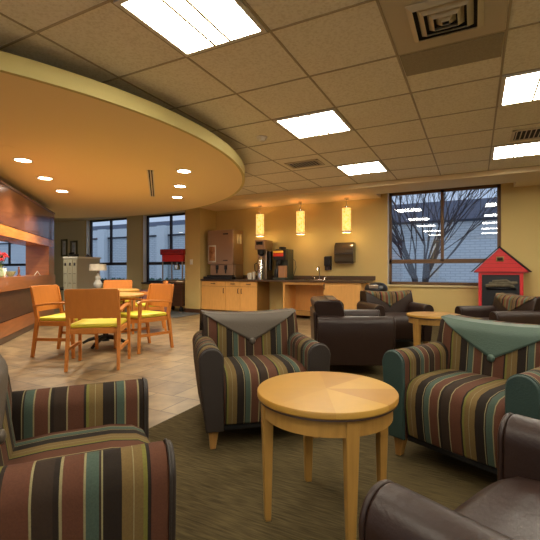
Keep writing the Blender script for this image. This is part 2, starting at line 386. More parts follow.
# exterior
mb = MB(); mb.box((-45,8.45,-.3),(20,40,-.12)); struct('ground', mb, 'asphalt', 'pale paving outside')
t = thing('brick_building', 'long pale blue painted brick building outside the windows', 'building', (0,15,-.12))
mb = MB(); mb.box((-45,0,0),(20,3,2.76)); mb.build('brick_wall','brick',t,smooth=False)
mb = MB(); mb.box((-45,-.06,2.76),(20,3,2.84)); mb.build('coping','coping',t,smooth=False)
mb = MB(); mb.box((-45,-.12,2.84),(-9,-.0,3.25)); mb.build('fascia','fascia_w',t,smooth=False)
mb = MB(); mb.box((-45,3,0),(20,7,3.97)); mb.build('upper_storey','upper',t,smooth=False)
for xx in (-22,-17.5,-13.4): 
    mb = MB(); mb.box((xx-.25,-.35,0),(xx+.25,-.125,3.25)); mb.build('pilaster','fascia_w',t,smooth=False)
random.seed(5)
mb = MB(); mb.box((-25,9.6,-.12),(-6.9,10.3,.62))
for i in range(1500):
    x = random.uniform(-25,-6.9); y = random.uniform(9.5,10.4); z = random.uniform(.1,.66); 
    if 9.65<y<10.25 and z<.6: z = random.uniform(.6,.7)
    q = random.uniform(.03,.07); a = random.uniform(0,PI)
    mb.add([(x-q*math.cos(a),y-q*math.sin(a),z),(x,y,z+q),(x+q*math.cos(a),y+q*math.sin(a),z),(x,y-.02,z-q)],[(0,1,2,3)])
tag(mb.build('hedge','hedge',smooth=False), 'low clipped green hedge outside the far windows', 'hedge', kind='stuff')
# bare tree
def tree():
    tx, ty = XP(421,11.5), 11.5
    t = thing('bare_tree', 'leafless multi-stemmed tree outside the large window', 'tree', (tx,ty,-.12))
    rnd = random.Random(11); mb = MB(); br = MB()
    def grow(p, d, L, r, depth, dest):
        pts = [p]; rs = [r]; q = Vector(p); dd = Vector(d)
        for k in range(4):
            if depth == 0: dd = dd+Vector((p[0],p[1]*.6,0))*(.6+.9*k)
            dd = (dd+Vector((rnd.uniform(-.12,.12),rnd.uniform(-.12,.12),rnd.uniform(-.03,.1)))).normalized()
            q = q+dd*L/4; pts.append(tuple(q)); rs.append(r*(1-.11*(k+1)))
        dest.tube(pts, rs, n=6 if depth < 2 else 4)
        if depth < 5:
            for k in range(3):
                nd = (dd+Vector((rnd.uniform(-.55,.55),rnd.uniform(-.5,.5),rnd.uniform(-.1,.3)))).normalized()
                at = pts[-1] if k < 2 else pts[2]
                grow(at, nd, L*rnd.uniform(.62,.85), max(.004,r*.56), depth+1, br)
    for k in range(8):
        a = k*PI*2/8+.3; lean = .03+.09*(k%3)
        grow((.06*math.cos(a),.06*math.sin(a),0), Vector((lean*math.cos(a),lean*.6*math.sin(a),1)).normalized(), 1.8, .045, 0, mb)
    mb.build('trunk','bark',t); br.build('branches','bark',t)
tree()

# ================================================================ CANOPY (round dropped ceiling)
EX, EY, EA, EB, EZ = -6.95, 3.03, 4.55, 4.06, 2.30
t = thing('ceiling_canopy', 'round dropped orange ceiling canopy with cream edge over dining area', 'ceiling canopy', (EX,EY,EZ))
n = 128; vs = [(EA*math.cos(2*PI*i/n), EB*math.sin(2*PI*i/n)) for i in range(n)]
mb = MB(); mb.prism([(a*.994,b*.994) for a,b in vs], 2, 0, .06); mb.build('canopy_panel','canopy',t,smooth=False)
mb = MB()
vv = [(a,b,-.004) for a,b in vs]+[(a,b,.12) for a,b in vs]+[(a*.975,b*.975,.12) for a,b in vs]+[(a*.992,b*.992,-.004) for a,b in vs]
ff = []
for i in range(n):
    j = (i+1)%n
    for k in range(4): ff.append((k*n+i,k*n+j,((k+1)%4)*n+j,((k+1)%4)*n+i))
mb.add(vv,ff); mb.build('fascia','cream',t)
for i in range(16):
    a = 2*PI*i/16; mb = MB(); mb.lathe([(.008,.06),(.008,CZ-EZ)],6,cx=EA*.8*math.cos(a),cy=EB*.8*math.sin(a)); mb.build('hanger_rod','gridbar',t)
def downlight(x, y, z, label, power=14):
    t = thing('downlight', label, 'ceiling light', (x,y,z), group='recessed downlights in the canopy')
    mb = MB(); k = 28; ra, rb = .085, .105
    vv = [(r*math.cos(2*PI*i/k), r*math.sin(2*PI*i/k), zz) for r,zz in ((ra,-.001),(ra,-.008),(rb,-.006),(rb,.0)) for i in range(k)]
    mb.add(vv, [(q*k+i,q*k+(i+1)%k,((q+1)%4)*k+(i+1)%k,((q+1)%4)*k+i) for q in range(4) for i in range(k)])
    mb.build('trim_ring','white',t)
    mb = MB(); mb.lathe([(.084,-.0025),(.084,-.0005)],k); mb.build('lens','downglow',t,smooth=False)
    return t
DL = [(23,160,'nearest downlight of the left row, beside the wooden wall'),(45,178,'middle downlight of the left row, beside the wooden wall'),(62,191,'farthest downlight of the left row, beside the wooden wall'),
      (184,171,'nearest downlight of the row by the canopy edge'),(180,186,'middle downlight of the row by the canopy edge'),(177,197,'farthest downlight of the row by the canopy edge')]
def PZ(px, py, z):
    d = F*(z-EYE)/(270-py); return ld((px-270)/F*d, d)
for px,py,lb in DL:
    x,y = PZ(px,py,EZ); downlight(x,y,EZ,lb)
    l = bpy.data.lights.new('downlight_beam','SPOT'); l.energy = 175; l.color = (1,.90,.68); l.spot_size = math.radians(140); l.spot_blend = .8; l.shadow_soft_size = .08
    lo = bpy.data.objects.new('downlight_beam',l); COL.objects.link(lo); lo.location = (x,y,EZ-.02)
for x,y,w_ in ((-6.1,1.6,'nearest'),(-6.75,2.3,'middle'),(-7.4,3.0,'farthest'),(-7.9,4.4,'nearest inner'),(-8.5,5.1,'middle inner'),(-9.1,5.8,'farthest inner')):  # unseen downlights added to brighten the area beyond the wooden wall
    downlight(x,y,EZ,w_+' added canopy downlight behind the wooden wall, out of view')
    l = bpy.data.lights.new('downlight_beam','SPOT'); l.energy = 150 if 'inner' not in w_ else 55; l.color = (1,.90,.68); l.spot_size = math.radians(150); l.spot_blend = .8; l.shadow_soft_size = .08
    lo = bpy.data.objects.new('downlight_beam',l); COL.objects.link(lo); lo.location = (x,y,EZ-.02)
# linear slot diffuser
a = PZ(150,170,EZ); b = PZ(152.5,196,EZ); L_ = math.hypot(b[0]-a[0],b[1]-a[1]); rz = math.atan2(b[1]-a[1],b[0]-a[0])
t = thing('slot_diffuser', 'long narrow metal air slot in the orange canopy', 'air vent', (a[0],a[1],EZ-.001), rz)
mb = MB()
for yy in (-.045,-.012,.023): mb.box((0,yy,-.012),(L_,yy+.016,0))
mb.build('frame','white',t,smooth=False)
mb = MB(); mb.box((0,-.03,-.004),(L_,.03,0)); mb.build('slot','grilledark',t,smooth=False)
x,y = PZ(8,147,EZ); mb = MB(); mb.lathe([(.0,-.004),(.05,-.004),(.055,.0)],20)
tag(mb.build('sprinkler_cover','canopy',loc=(x,y,EZ)), 'faint round cover plate on the orange canopy', 'ceiling cover')

# ================================================================ ceiling fixtures
def troffer_proto(x, y, label, group='square ceiling light panels'):
    t = thing('ceiling_light', label, 'ceiling light', (x,y,CZ), group=group); h = T/2-.012
    mb = MB()
    for a,b in (((-h,-h),(h,-h+.03)),((-h,h-.03),(h,h)),((-h,-h),(-h+.03,h)),((h-.03,-h),(h,h))): mb.box((a[0],a[1],-.012),(b[0],b[1],.0))
    mb.build('frame','white',t,smooth=False)
    mb = MB(); hh = h-.03
    mb.box((-hh,-hh,-.006),(hh,hh,-.002)); mb.build('diffuser','lensglow',t,smooth=False)
    mb = MB()
    for sx_ in (-1,1): mb.box((sx_*.06-.008,-hh,-.014),(sx_*.06+.008,hh,-.0065))
    mb.build('divider','gridbar',t,smooth=False)
    return t
proto = None
lab = {(-1,-1):'largest ceiling light, at the top left beside the canopy edge', (-1,0):'middle ceiling light between the smoke detector and air grille', (-1,1):'small far ceiling light nearest the kitchenette soffit',
       (0,0):'right ceiling light beyond the perforated strip', (0,1):'far right ceiling light under the small air register'}
for i in (-1,0,1):
    for j in (-3,-2,-1,0,1):
        if (i,j) in ((0,-3),(1,-3)) : pass
        x = GX+(3*i+1.5)*T - (T if False else 0); y = GY+(3*j+1.5)*T
        lb = lab.get((i,j), 'square ceiling light panel added out of view')  # remaining grid positions: unseen panels added to raise the room's brightness
        if proto is None: proto = troffer_proto(x,y,lb)
        else: dup(proto,(x,y,CZ),0,lb)
# big air diffuser panel
x0 = GX+0*T; y0 = GY-T
t = thing('air_diffuser', 'square louvred air diffuser at the top of the ceiling', 'air vent', (x0+T/2,y0+T/2,CZ))
h = T/2-.012
mb = MB(); mb.box((-h,-h,-.006),(h,h,0)); mb.build('panel','grille',t,smooth=False)
mb = MB(); mb.box((-.2,-.2,-.009),(.2,.2,-.0062)); mb.build('throat','grilledark',t,smooth=False)
for k,(r,z0_,z1_) in enumerate(((.205,-.009,-.03),(.15,-.009,-.036),(.10,-.009,-.042),(.055,-.01,-.046))):
    mb = MB()
    for q in range(4):
        m_ = Matrix.Rotation(q*PI/2,4,'Z')
        mb.add([(-r,-r,z0_),(r,-r,z0_),(r-.035,-r+.035,z1_),(-r+.035,-r+.035,z1_),(-r,-r,z0_-.004),(r,-r,z0_-.004),(r-.035,-r+.035,z1_-.004),(-r+.035,-r+.035,z1_-.004)],
               [(0,1,2,3),(7,6,5,4),(0,4,5,1),(3,2,6,7)],0,m_)
    mb.build('louvre','grille',t,smooth=False)
mb = MB(); mb.box((x0+.015,GY+.012,CZ-.008),(x0+T-.015,GY+T/2,CZ))
tag(mb.build('perforated_panel','strip',smooth=False), 'dark perforated strip panel beside the square air diffuser', 'ceiling panel')
def register(x,y,sx_,sy_,nn,label):
    t = thing('air_register', label, 'air vent', (x,y,CZ))
    mb = MB()
    for a,b in (((-sx_,-sy_),(sx_,-sy_+.03)),((-sx_,sy_-.03),(sx_,sy_)),((-sx_,-sy_),(-sx_+.03,sy_)),((sx_-.03,-sy_),(sx_,sy_))): mb.box((a[0],a[1],-.014),(b[0],b[1],-.002))
    mb.build('frame','grille',t,smooth=False)
    mb = MB(); mb.box((-sx_+.03,-sy_+.03,-.006),(sx_-.03,sy_-.03,-.002)); mb.build('backing','grilledark',t,smooth=False)
    for k in range(nn):
        x_ = -sx_+.05+(2*sx_-.1)*k/(nn-1); mb = MB()
        mb.box((-.004,-sy_+.03,-.011),(.004,sy_-.03,.0),0,Matrix.Translation((x_,0,-.004))@Matrix.Rotation(.6,4,'Y')); mb.build('blade','grille',t,smooth=False)
register(GX-2.5*T, GY+3.55*T, .25, .16, 10, 'small grey air grille nearest the pendant lamps')
register(GX+1.72*T, GY+3.5*T, .3, .2, 12, 'dark slatted air register above the far right ceiling light')
x,y = PZ(262,137,CZ)
t = thing('smoke_detector','small white round smoke detector on the tile ceiling','smoke detector',(x,y,CZ))
mb = MB(); mb.lathe([(.0,-.05),(.03,-.05),(.045,-.035),(.05,-.018)],20); mb.build('sensor_head','white',t)
mb = MB(); mb.lathe([(.058,-.018),(.062,-.002),(.06,-.0)],20); mb.build('mounting_plate','white',t)

# ================================================================ WOODEN WALL (left)
A = Vector(ld(-3.52,5.22)); B = Vector(ld(-4.43,8.21)); U = (B-A).normalized(); Nn = Vector((U.y*-1, U.x)) ; LEN = (B-A).length
if Nn.dot(-A) < 0: Nn = -Nn
def sw(px):                          # distance along the wall for an image column
    k = (px-270)/F; dx,dy = -SY+CY*k, CY+SY*k
    # A + s U = d*(dx,dy)
    det = U.x*(-dy)-U.y*(-dx); return ((-A.x)*(-dy)-(-A.y)*(-dx))/det
sN = sw(49.0); TH = .40
WZ = 2.14
wm = Matrix(((U.x,-Nn.x,0,A.x),(U.y,-Nn.y,0,A.y),(0,0,1,0),(0,0,0,1)))   # local x along wall, y into wall, z up
s0 = -4.2; s1 = LEN; no0 = -1.7
mb = MB(); mats = ['darkwood','lightwood','midwood','darkpanel','groove']
def band(z0,z1,mi,a=s0,b=s1,y0=0,y1=TH): mb.box((a,y0,z0),(b,y1,z1),mi,wm)
band(0,.10,3,y0=.03); band(.10,.30,2,y0=.0); band(.312,.70,3); band(.712,.90,2,y0=-.02); band(.30,.312,4,y0=.012); band(.70,.712,4,y0=.012)
band(.90,1.46,3,a=s0,b=no0); band(.90,1.46,2,a=sN,b=s1)
band(1.46,1.60,1); band(1.60,1.61,4,y0=.012); band(1.61,WZ,0)
band(WZ,WZ+.03,3,y0=-.015,y1=TH+.02)
struct('wall_left', mb, mats, 'banded glossy cherry veneer wall with a pass-through opening')
def wp(s,y,z): v = wm @ Vector((s,y,z)); return (v.x,v.y,v.z)
wrz = math.atan2(U.y,U.x)
# flowers in vase on the opening's ledge
t = thing('flower_vase','green vase of red carnations on the wooden wall ledge','vase of flowers', wp(sw(7),.09,.901), wrz)
mb = MB(); mb.lathe([(.035,0),(.05,.02),(.045,.10),(.03,.14),(.038,.16)],16); mb.build('vase','glassvase',t)
st = MB(); lf = MB(); rf = random.Random(3)
for i in range(11):
    a = rf.uniform(0,2*PI); r = rf.uniform(.02,.12); h_ = rf.uniform(.22,.36); e = (r*math.cos(a),r*math.sin(a)*.8,h_)
    st.tube([(0,0,.12),(e[0]*.5,e[1]*.5,h_*.6),e],.003,5)
    fl = MB()
    for k in range(16):
        b_ = k*2.4; rr = .008+.0016*k
        fl.ball((e[0]+rr*math.cos(b_),e[1]+rr*math.sin(b_),e[2]+.01+.012*math.cos(k)),.011,(1,1,.8),6)
    fl.build('blossom','flower',t)
for i in range(26):
    a = rf.uniform(0,2*PI); r = rf.uniform(.03,.12); z = rf.uniform(.12,.3); c_ = (r*math.cos(a),r*math.sin(a),z)
    lf.add([(0,0,z-.05),(c_[0]*.6-.015,c_[1]*.6,z),(c_[0],c_[1],z+.03),(c_[0]*.6+.015,c_[1]*.6,z)],[(0,1,2,3)])
st.build('stems','green',t); lf.build('leaves','green',t,smooth=False)
for i,(px,hh,cc,lb) in enumerate(((11,.13,'paper','tall cream book standing right of the red flowers'),(13.2,.12,'walldull','olive book standing beside the cream book'),(15.2,.125,'paper','narrow pale book at the end of the row'))):
    t = thing('book', lb, 'book', wp(sw(px),.12,.901), wrz, 'books on the wooden ledge')
    mb = MB(); mb.box((-.018,0,0),(.018,.09,hh)); mb.build('cover',cc,t,bevel=.003)
    mb = MB(); mb.box((-.014,-.002,.004),(.014,.0,hh-.004)); mb.build('pages','paper',t)
t = thing('bowl','low pale glass bowl on the wooden ledge','bowl', wp(sw(21),.14,.901), wrz)
mb = MB(); mb.lathe([(.03,0),(.06,.04),(.075,.08),(.07,.08),(.055,.04),(.0,.012)],20); mb.build('dish','glassvase',t)
t = thing('table_card','small white folded card on the wooden ledge','card', wp(sw(43.5),.10,.901), wrz+.3)
mb = MB(); mb.prism([(-.05,0),(-.046,0),(0,.075),(.046,0),(.05,0),(0,.082)],0,-.055,.055); mb.build('card','paper',t,smooth=False)
t = thing('figurine','slim brown figurine on the wooden ledge','figurine', wp(sw(30),.16,.901), wrz)
mb = MB(); mb.lathe([(.03,0),(.032,.012),(.012,.03),(.018,.08),(.01,.13)],14); mb.ball((0,0,.14),.014); mb.build('body','darkwood',t)

# ================================================================ KITCHENETTE
KY = 7.60; CT = .79
xa = XP(201.5,KY); xb = XP(257,KY); xc = XP(283,KY); xd = XP(323,KY); xe = XP(361,KY)
kick = .08
def pull(parent, x, z, vert, y):
    mb = MB()
    if vert: mb.tube([(x,y,z-.05),(x,y-.028,z-.045),(x,y-.028,z+.045),(x,y,z+.05)],.008,6)
    else: mb.tube([(x-.05,y,z),(x-.045,y-.028,z),(x+.045,y-.028,z),(x+.05,y,z)],.008,6)
    mb.build('handle','darkframe',parent)
t = thing('base_cabinet','maple base cabinet with three drawers and three doors','cabinet',(xa,KY,0))
w = xb-xa; mb = MB(); mb.box((0,.02,kick),(w,WY-KY-.005,CT-.04)); mb.box((0,.07,0),(w,WY-KY-.005,kick)); mb.build('carcass','maple_leg',t,smooth=False)
cuts = [0, XP(225.5,KY)-xa, XP(240,KY)-xa, w]
for k in range(3):
    a_,b_ = cuts[k]+.004, cuts[k+1]-.004
    mb = MB(); mb.box((a_,0,kick+.01),(b_,.02,CT-.165)); dr = mb.build('door','cab',t,bevel=.002)
    pull(dr, (b_-.04) if k < 2 else a_+.04, CT-.26, True, 0)
    mb = MB(); mb.box((a_,0,CT-.158),(b_,.02,CT-.045)); dr = mb.build('drawer','cab',t,bevel=.002)
    pull(dr, (a_+b_)/2, CT-.10, False, 0)
t = thing('sink_cabinet','maple sink cabinet with an open knee space and one door','cabinet',(xc,KY,0))
w = xe-xc; k1 = xd-xc; mb = MB(); D = WY-KY-.005
mb.box((0,0,kick-.02),(.03,D,CT-.04)); mb.box((k1,.02,kick),(w,D,CT-.04)); mb.box((.03,D-.02,kick),(k1,D,CT-.04))
mb.box((.03,0,CT-.09),(k1,.02,CT-.04)); mb.box((.03,.05,.09),(k1,D-.02,.12)); mb.box((k1,.07,0),(w,D,kick)); mb.build('carcass','cab',t,smooth=False)
mb = MB(); mb.box((.03,-.005,.07),(k1,.015,.17)); mb.build('bottom_rail','maple_leg',t,smooth=False)
mb = MB(); mb.box((k1+.01,0,kick+.01),(w-.005,.02,CT-.045)); dr = mb.build('door','cab',t,bevel=.002); pull(dr,k1+.03,CT-.12,True,0)
# side panel of gap
# worktop
t = thing('worktop','long dark speckled worktop with low splashback','worktop',(xa-.03,KY-.04,CT-.038))
w = XP(366,KY)-xa+.03; mb = MB(); mb.box((0,0,0),(w,WY-KY+.037,.038)); mb.build('counter_slab','counter',t,bevel=.005)
mb = MB(); mb.box((0,WY-KY+.02,.038),(w+.05,WY-KY+.038,.125)); mb.build('splashback','counter',t,bevel=.003)
# ice and drink dispenser
DY = 7.66
x0,x1 = XP(207.5,DY), XP(232.8,DY)
t = thing('ice_dispenser','large steel ice and water dispenser at the worktop end','ice dispenser',(x0,DY,CT+.001)); w = x1-x0
mb = MB(); mb.box((.05,.04,.09),(w-.02,.45,.34)); mb.box((.0,.04,.0),(w,.45,.03)); mb.build('lower_body','steelm',t,bevel=.006)
mb = MB(); mb.box((0,.02,.34),(w,.46,1.13)); mb.box((w-.02,.10,.0),(w,.46,.34)); mb.build('upper_body','steel',t,bevel=.008)
mb = MB(); mb.box((.004,0,.345),(w-.004,.02,1.125)); mb.build('front_panel','steelm',t,bevel=.004)
mb = MB(); mb.box((-.02,-.14,0),(w+.05,.04,.06)); mb.box((0,-.03,.061),(w,.04,.09)); mb.build('drip_tray','black',t,bevel=.006)
for xx in (.36,.70):
    mb = MB(); mb.box((w*xx-.03,.01,.22),(w*xx+.03,.04,.32)); mb.lathe([(.012,.13),(.018,.22)],12,cx=w*xx,cy=.015); mb.build('nozzle','black',t,bevel=.004)
mb = MB(); mb.box((.03,-.008,.39),(.24,-.001,.78)); st_ = mb.build('picture_decal','paper',t)
pm = mat('portrait_print', S(120,70,44), .5, col2=S(196,142,96), vscale=12)
mb = MB(); mb.box((.05,-.011,.42),(.22,-.0082,.75)); mb.build('print',pm,st_)
mb = MB(); mb.box((w*.62,-.004,1.02),(w*.82,-.0005,1.05)); mb.box((w*.62,-.004,.42),(w*.80,-.0005,.44)); mb.build('badge','darkframe',t)
mb = MB()
for yy in (.17,.29): mb.box((w+.0005,yy,.82),(w+.004,yy+.09,1.04))
mb.build('side_vent','grille',t)
# cups
cup = None
for k,(px,hh) in enumerate(((249,.10),(251.5,.13),(254,.15))):
    x = XP(px,7.78)
    lb = ['short stack of white paper cups nearest the ice dispenser','middle stack of white paper cups','tallest stack of white paper cups beside the coffee brewer'][k]
    t = thing('cup_stack', lb, 'paper cups', (x,7.78-.05*(k%2),CT+.001), group='stacks of paper cups on the worktop')
    mb = MB(); pr = [(.026,0),(.036,.07)]; z = .0
    for q in range(int(hh*60)): pr += [(.038,.07+q*.012),(.036,.075+q*.012)]
    mb.lathe(pr,14); mb.build('cups','paper',t)
# brewer
BY = 7.68; x0,x1 = XP(255,BY), XP(264,BY)
t = thing('coffee_brewer','tall steel coffee brewer behind paper cups','coffee brewer',(x0,BY,CT+.001)); w = x1-x0
mb = MB(); mb.box((0,.12,0),(w,.42,.87)); mb.build('tower','steel',t,bevel=.01)
mb = MB(); mb.box((-.005,0,.66),(w+.005,.12,.87)); hd = mb.build('brew_head','steelm',t,bevel=.008)
mb = MB(); mb.box((w*.15,-.006,.76),(w*.85,0,.83)); mb.build('control_panel','black',hd)
mb = MB(); mb.lathe([(.03,.52),(.075,.56),(.085,.65)],18,cx=w/2,cy=.07); mb.build('brew_basket','black',t)
mb = MB(); mb.lathe([(.07,0),(.07,.42),(.055,.46),(.03,.5)],20,cx=w/2,cy=.05); sv = mb.build('thermal_server','chrome',t)
mb = MB(); mb.tube([(w/2-.07,.0,.36),(w/2-.10,-.04,.33),(w/2-.09,-.04,.2),(w/2-.07,.0,.16)],.01,6); mb.build('handle','black',sv)
mb = MB(); mb.lathe([(.045,.2),(.05,.62)],14,cx=w+.05,cy=.2); mb.build('side_hopper','black',t)
# second coffee machine
x0,x1 = XP(273,BY), XP(285.5,BY)
t = thing('coffee_machine','black coffee machine with lit red and orange panel','coffee machine',(x0,BY,CT+.001)); w = x1-x0
mb = MB(); mb.box((0,.12,0),(w,.42,.66)); mb.box((0,-.03,0),(w,.12,.05)); mb.build('body',mat('dark_green_plastic',S(58,62,50),.4),t,bevel=.01)
mb = MB(); mb.box((0,0,.42),(w,.12,.64)); hd = mb.build('front_head','black',t,bevel=.01)
mb = MB(); mb.box((.01,-.006,.50),(w*.82,0,.57)); mb.build('red_panel',emis('lit_red_panel',S(190,50,30),.5),hd)
mb = MB(); mb.box((.01,-.006,.575),(w*.82,0,.62)); mb.build('orange_panel',emis('lit_orange_panel',S(235,160,50),.5),hd)
mb = MB(); mb.lathe([(.02,.3),(.06,.34),(.065,.42)],16,cx=w*.4,cy=.06); mb.build('spout','black',t)
mb = MB(); mb.box((w*.45,-.02,.05),(w*.98,.1,.30)); mb.build('grounds_box',mat('tan_box',S(176,128,92),.6),t,bevel=.006)
mb = MB(); mb.lathe([(.04,.05),(.055,.10),(.045,.2),(.035,.24)],16,cx=w*.22,cy=.04); mb.build('carafe','black',t)
mb = MB(); mb.lathe([(.01,.66),(.03,.665),(.08,.67),(.08,.70),(.05,.715)],18,cx=w*.45,cy=.2); mb.build('lid','black',t)
x0 = XP(291.5,8.1)
mb = MB(); mb.tube([(0,0,0),(.06,0,.12),(.10,.0,.26),(.07,.02,.4),(.0,.02,.46)],.006,6)
tag(mb.build('power_cord','black',loc=(x0,8.12,CT+.01)), 'thin black cord looping beside the coffee machine', 'cord')
# sink
SX = XP(316,7.85)
t = thing('sink','small steel bar sink set in the worktop','sink',(SX,7.86,CT+.001))
mb = MB(); 
for a_,b_ in (((-.2,-.17),(.2,-.15)),((-.2,.15),(.2,.17)),((-.2,-.17),(-.18,.17)),((.18,-.17),(.2,.17))): mb.box((a_[0],a_[1],0),(b_[0],b_[1],.008))
mb.build('rim','chrome',t); mb = MB(); mb.box((-.18,-.15,0),(.18,.15,.002)); mb.build('basin','steel',t)
t = thing('faucet','chrome gooseneck faucet with two lever handles','faucet',(SX,8.06,CT+.001))
mb = MB(); mb.tube([(0,0,.0),(0,0,.20),(0,-.02,.26),(0,-.07,.28),(0,-.12,.26),(0,-.13,.2)],.011,8); mb.build('spout','chrome',t)
for sx_ in (-.11,.11): mb = MB(); mb.lathe([(.022,0),(.015,.05),(.012,.055)],12,cx=sx_); mb.tube([(sx_,0,.05),(sx_*1.5,-.01,.062)],.007,6); mb.build('handle','chrome',t)
# dispensers on wall
def wallbox(px0,px1,py0,py1): return XP(px0,8.1),XP(px1,8.1),ZP((px0+px1)/2,py1,8.1),ZP((px0+px1)/2,py0,8.1)
x0,x1,z0,z1 = wallbox(323.5,330.5,256,272.5)
t = thing('soap_dispenser','narrow black soap dispenser beside the paper towel dispenser','soap dispenser',((x0+x1)/2,WY,z0)); w=(x1-x0)/2; h=z1-z0
mb = MB(); mb.box((-w,-.03,.05),(w,0,h)); mb.box((-w*.9,-.10,.14),(w*.9,-.031,h-.01)); mb.build('housing','black',t,bevel=.012,seg=3)
mb = MB(); mb.box((-w*.6,-.085,.05),(w*.6,-.031,.12)); mb.build('push_lever','darkframe',t,bevel=.008)
x0,x1,z0,z1 = wallbox(335.5,354.5,242.5,263)
t = thing('towel_dispenser','smoky black paper towel dispenser on the yellow wall','paper towel dispenser',((x0+x1)/2,WY,z0)); w=(x1-x0)/2; h=z1-z0
pr = [(-.0,0),(-.16,.0),(-.19,.05),(-.21,h*.5),(-.19,h-.07),(-.13,h),(0,h)]
mb = MB(); mb.prism(pr,0,-w,w); mb.build('cover',mat('smoky_plastic',S(66,56,46),.18,coat=.5),t,bevel=.014,seg=3)
mb = MB(); mb.box((-w*.9,-.214,h*.42),(w*.9,-.2,h*.46)); mb.build('seam','black',t)
mb = MB(); mb.box((-w*.8,-.15,-.015),(w*.8,-.05,0)); mb.build('towel_slot','steel',t)
# pendants
PEND = [(260,205.5,214,236.5,'left amber pendant lamp, above the coffee brewer'),(300.5,202.5,211,235.5,'middle amber pendant lamp, above the sink'),(346.5,197.5,208,234,'right amber pendant lamp, above the towel dispenser')]
pp = None
for px,pc,pt,pb,lb in PEND:
    Y_ = 7.85; x = XP(px,Y_)
    if pp is None:
        t = pp = thing('pendant_lamp', lb, 'pendant lamp', (x,Y_,SZ), group='amber pendant lamps over the worktop')
        mb = MB(); mb.lathe([(.045,0),(.045,-.03),(.02,-.036)],16); mb.build('canopy','chrome',t)
        mb = MB(); mb.tube([(0,0,-.03),(0,0,-.2)],.006,6); mb.lathe([(.03,-.215),(.03,-.17)],10); mb.build('stem','chrome',t)
        mb = MB(); k = 24; rr = .088
        vv = [(r*math.cos(2*PI*i/k), r*math.sin(2*PI*i/k), zz) for r,zz in ((rr,-.66),(rr,-.21),(rr-.004,-.21),(rr-.004,-.66)) for i in range(k)]
        mb.add(vv,[(q*k+i,q*k+(i+1)%k,((q+1)%4)*k+(i+1)%k,((q+1)%4)*k+i) for q in range(4) for i in range(k)]); mb.build('lamp_shade','shade',t)
        mb = MB()
        vv = [(r*math.cos(2*PI*i/k), r*math.sin(2*PI*i/k), zz) for r,zz in ((rr+.001,-.70),(rr+.001,-.66),(rr-.004,-.66),(rr-.004,-.70)) for i in range(k)]
        mb.add(vv,[(q*k+i,q*k+(i+1)%k,((q+1)%4)*k+(i+1)%k,((q+1)%4)*k+i) for q in range(4) for i in range(k)]); mb.build('bottom_ring','white',t)
        mb = MB(); mb.ball((0,0,-.40),.03,(1,1,1.6),12); mb.build('bulb',emis('pendant_bulb',(1,.75,.4,1),14),t)
    else: dup(pp,(x,Y_,SZ),0,lb)
    l = bpy.data.lights.new('pendant_light','POINT'); l.energy = 2.5; l.color = (1,.72,.36); l.shadow_soft_size = .025
    lo = bpy.data.objects.new('pendant_light',l); COL.objects.link(lo); lo.location = (x,Y_,SZ-.24)
    l = bpy.data.lights.new('pendant_glow','POINT'); l.energy = 3.5; l.color = (1,.70,.30); l.shadow_soft_size = .03
    lo = bpy.data.objects.new('pendant_glow',l); COL.objects.link(lo); lo.location = (x,Y_,SZ-.73)
# mat
mb = MB(); mb.box((XP(196,7.3)-1.9,6.55,0.001),(XP(200,7.3)-.05,7.45,.012))
tag(mb.build('floor_mat','mat',bevel=.003), 'blue grey floor mat in front of the yellow pier', 'mat')
# popcorn machine
x,y = ld((177-270)/F*9.75, 9.75)
t = thing('popcorn_machine','red topped popcorn machine on a dark cart by the far window','popcorn machine',(x,y,0),.15); w=.27
mb = MB(); mb.box((-w,-.22,.14),(w,.22,.66)); mb.box((-w-.02,-.24,.64),(w+.02,.24,.68)); mb.build('cart','darkpanel',t,bevel=.006)
for a_ in (-1,1):
    for b_ in (-1,1): mb = MB(); mb.lathe([(.06,-.02),(.06,.02)],16,mtx=Matrix.Translation((a_*.22,b_*.17,.065))@Matrix.Rotation(PI/2,4,'Y')); mb.box((a_*.22-.03,b_*.17-.01,.065),(a_*.22+.03,b_*.17+.01,.14)); mb.build('wheel','rubber',t)
mb = MB(); mb.box((-w,-.2,.68),(w,.2,.76)); mb.build('tray','steel',t)
mb = MB(); mb.box((-w+.02,-.19,.76),(w-.02,.19,1.2)); mb.build('glass_case','glass2',t,smooth=False)
for a_ in (-1,1):
    for b_ in (-1,1): mb = MB(); mb.box((a_*w-.012,b_*.2-.012,.76),(a_*w+.012,b_*.2+.012,1.21)); mb.build('corner_post','steel',t,smooth=False)
mb = MB(); mb.prism([(-w-.01,1.2),(w+.01,1.2),(w+.01,1.36),(w-.02,1.36),(-w+.02,1.36),(-w-.01,1.36)],1,-.22,.22); mb.build('hood','red',t,bevel=.006)
mb = MB(); mb.box((-w-.05,-.25,1.36),(w+.05,.25,1.5)); mb.build('roof',mat('dark_red_paint',S(150,22,30),.5),t,bevel=.02)
mb = MB(); mb.lathe([(.06,1.0),(.08,1.02),(.08,1.12),(.03,1.14)],14); mb.tube([(0,0,1.14),(0,0,1.2)],.01,6); mb.build('kettle','chrome',t)
